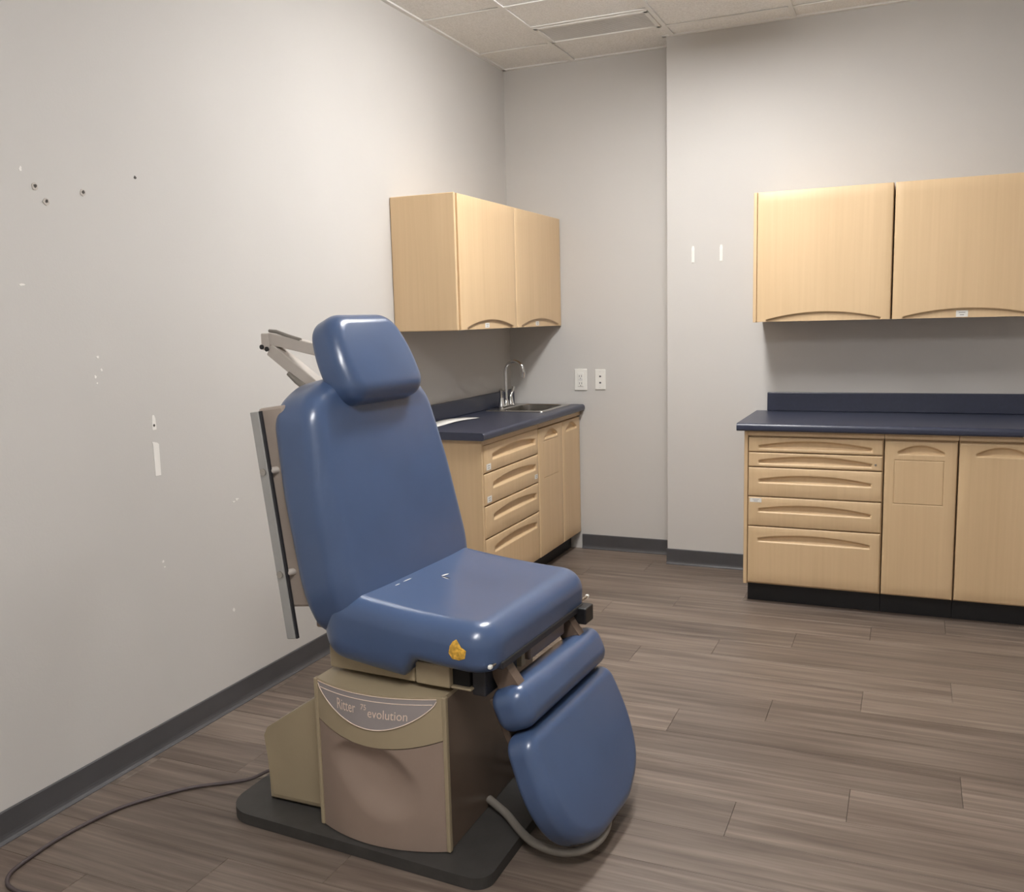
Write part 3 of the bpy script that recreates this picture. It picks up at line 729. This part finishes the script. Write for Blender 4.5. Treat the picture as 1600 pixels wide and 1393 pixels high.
# headrest
th = math.radians(25); HU = V((-math.sin(th), 0, math.cos(th))); HN = V((math.cos(th), 0, math.sin(th)))
hc = V((.838, yc, 1.318))
poly = rounded([(-.182, -.130), (.182, -.130), (.194, .01), (.148, .136), (-.148, .136), (-.194, .01)], [.06, .06, .3, .085, .085, .3], 12)
pillow(poly, hc, Y_, HU, HN, .10, .044, .008, 140, None, .025).build('headrest', 'vinyl_blue', ch)
MB().obb(hc - HN * .055, (Y_, HU, HN), (.12, .12, .014), .003).build('headrest_plate', 'arm_grey', ch)

# leg rest: bolster and pad
tl = math.atan(.45); LU = V((math.sin(tl), 0, -math.cos(tl))); LN = V((math.cos(tl), 0, math.sin(tl)))
lc = V((1.410, YC, .430))
poly = rounded([(-.258, -.059), (.300, -.059), (.300, .059), (-.258, .059)], .044, 10)
pillow(poly, lc, Y_, LU, LN, .105, .042, .006, 120, None, .03).build('knee_bolster', 'vinyl_blue', ch)
po = lc + LU * .064
poly = rounded([(-.272, 0), (.300, 0), (.304, .17), (.24, .30), (.10, .355), (-.12, .355), (-.25, .30), (-.300, .17)], [.05, .05, .3, .2, .2, .2, .2, .3], 10)
pillow(poly, po - LN * .005, Y_, LU, LN, .085, .036, .008, 140, None, .02).build('leg_pad', 'vinyl_blue', ch)
MB().obb(lc + LU * .14 - LN * .058, (Y_, LU, LN), (.44, .36, .02), .004).build('leg_frame', 'enamel_dark_taupe', ch)
XF = None
# bent tube near the floor
pts = [(1.232, -3.062, .062), (1.262, -3.075, .055), (1.31, -3.105, .05), (1.37, -3.16, .048), (1.43, -3.20, .046), (1.50, -3.212, .045), (1.555, -3.185, .045), (1.583, -3.12, .045), (1.582, -3.045, .048), (1.555, -2.975, .055), (1.50, -2.91, .06), (1.40, -2.86, .065), (1.30, -2.85, .068), (1.232, -2.85, .07)]
def smooth_path(P, k=6):
    P = [V(p) for p in P]; out = []
    for i in range(len(P) - 1):
        p0, p1, p2, p3 = P[max(0, i - 1)], P[i], P[i + 1], P[min(len(P) - 1, i + 2)]
        for q in range(k):
            t = q / k; out.append(.5 * ((2 * p1) + (p2 - p0) * t + (2 * p0 - 5 * p1 + 4 * p2 - p3) * t * t + (3 * p1 - p0 - 3 * p2 + p3) * t ** 3))
    return out + [P[-1]]
MB().tube(smooth_path(pts), .0115, 14).build('foot_loop', 'tube_grey', ch)

# tears in the vinyl, laid on the seat's real surface
me = seat.data; off = WORLD[seat.name]
bv = BVHTree.FromPolygons([v.co + off for v in me.vertices], [list(p.vertices) for p in me.polygons])
def drape(center, nrm, poly, lift, name, mat, parent):
    nrm = V(nrm).normalized(); a = nrm.cross(Z_).normalized() if abs(nrm.z) < .95 else X_.copy(); b2 = nrm.cross(a)
    ctr = V(center); ring = [1, .7, .4, .1]; vs = []; n = len(poly)
    for q in ring:
        for u, v2 in poly:
            p = ctr + nrm * .2 + a * u * q + b2 * v2 * q; hit = bv.ray_cast(p, -nrm)
            h = hit[0] if hit[0] else ctr
            vs.append(h + (hit[1] if hit[1] and hit[1].dot(nrm) > 0 else nrm) * (lift + random.uniform(0, lift) * (1.6 if q < 1 else 0)))
    fs = [(j * n + i, j * n + (i + 1) % n, (j + 1) * n + (i + 1) % n, (j + 1) * n + i) for j in range(len(ring) - 1) for i in range(n)] + [tuple(range((len(ring) - 1) * n, len(ring) * n))]
    m = MB(); m.add(vs, fs); return m.build(name, mat, parent)
drape((1.285, -3.317, .60), (0.1, -1, .25), [(.022, -.012), (.026, .006), (.016, .020), (-.004, .022), (-.020, .016), (-.024, -.004), (-.010, -.012), (.004, -.030), (.014, -.024)], .0012, 'foam_tear', 'foam_yellow', seat)['label'] = 'yellow foam showing through a tear'
def slit(c, d, L, wd, mat): 
    d = V(d).normalized(); s_ = V((-d.y, d.x, 0)); ring = []
    for t, q in ((0, 0), (.3, 1), (.7, 1), (1, 0), (.7, -1), (.3, -1)):
        p = V(c) + d * L * t + s_ * wd * q; hit = bv.ray_cast(V((p.x, p.y, 1)), -Z_); ring.append(hit[0] + Z_ * .0012)
    m = MB(); m.add(ring, [tuple(range(6))]); m.build('tear', mat, seat)
slit((1.065, -2.99, 0), (.25, 1, 0), .036, .003, 'patch_white'); slit((1.065, -2.99, 0), (1, -.1, 0), .034, .003, 'hole_dark'); slit((1.068, -2.993, 0), (1, -.3, 0), .03, .0018, 'patch_white')
slit((1.0, -3.10, 0), (.12, 1, 0), .045, .002, 'patch_white'); slit((.998, -3.14, 0), (.1, 1, 0), .025, .002, 'patch_white')

# power cord on the floor
cp = [(.600, -3.05, .05), (.575, -3.06, .044), (.535, -3.078, .038), (.49, -3.103, .034), (.44, -3.134, .012), (.386, -3.169, .0065), (.294, -3.238, .0065), (.214, -3.342, .0065), (.172, -3.425, .0065), (.150, -3.525, .0065), (.142, -3.606, .0065), (.147, -3.691, .0065), (.158, -3.756, .0065), (.180, -3.79, .0065), (.215, -3.81, .0065), (.27, -3.815, .0065), (.33, -3.80, .0065), (.40, -3.79, .0065)]
MB().tube(smooth_path(cp), .0055, 10).build('power_cord', 'cord_grey', ch, 'thin dark grey power cord trailing across the floor')
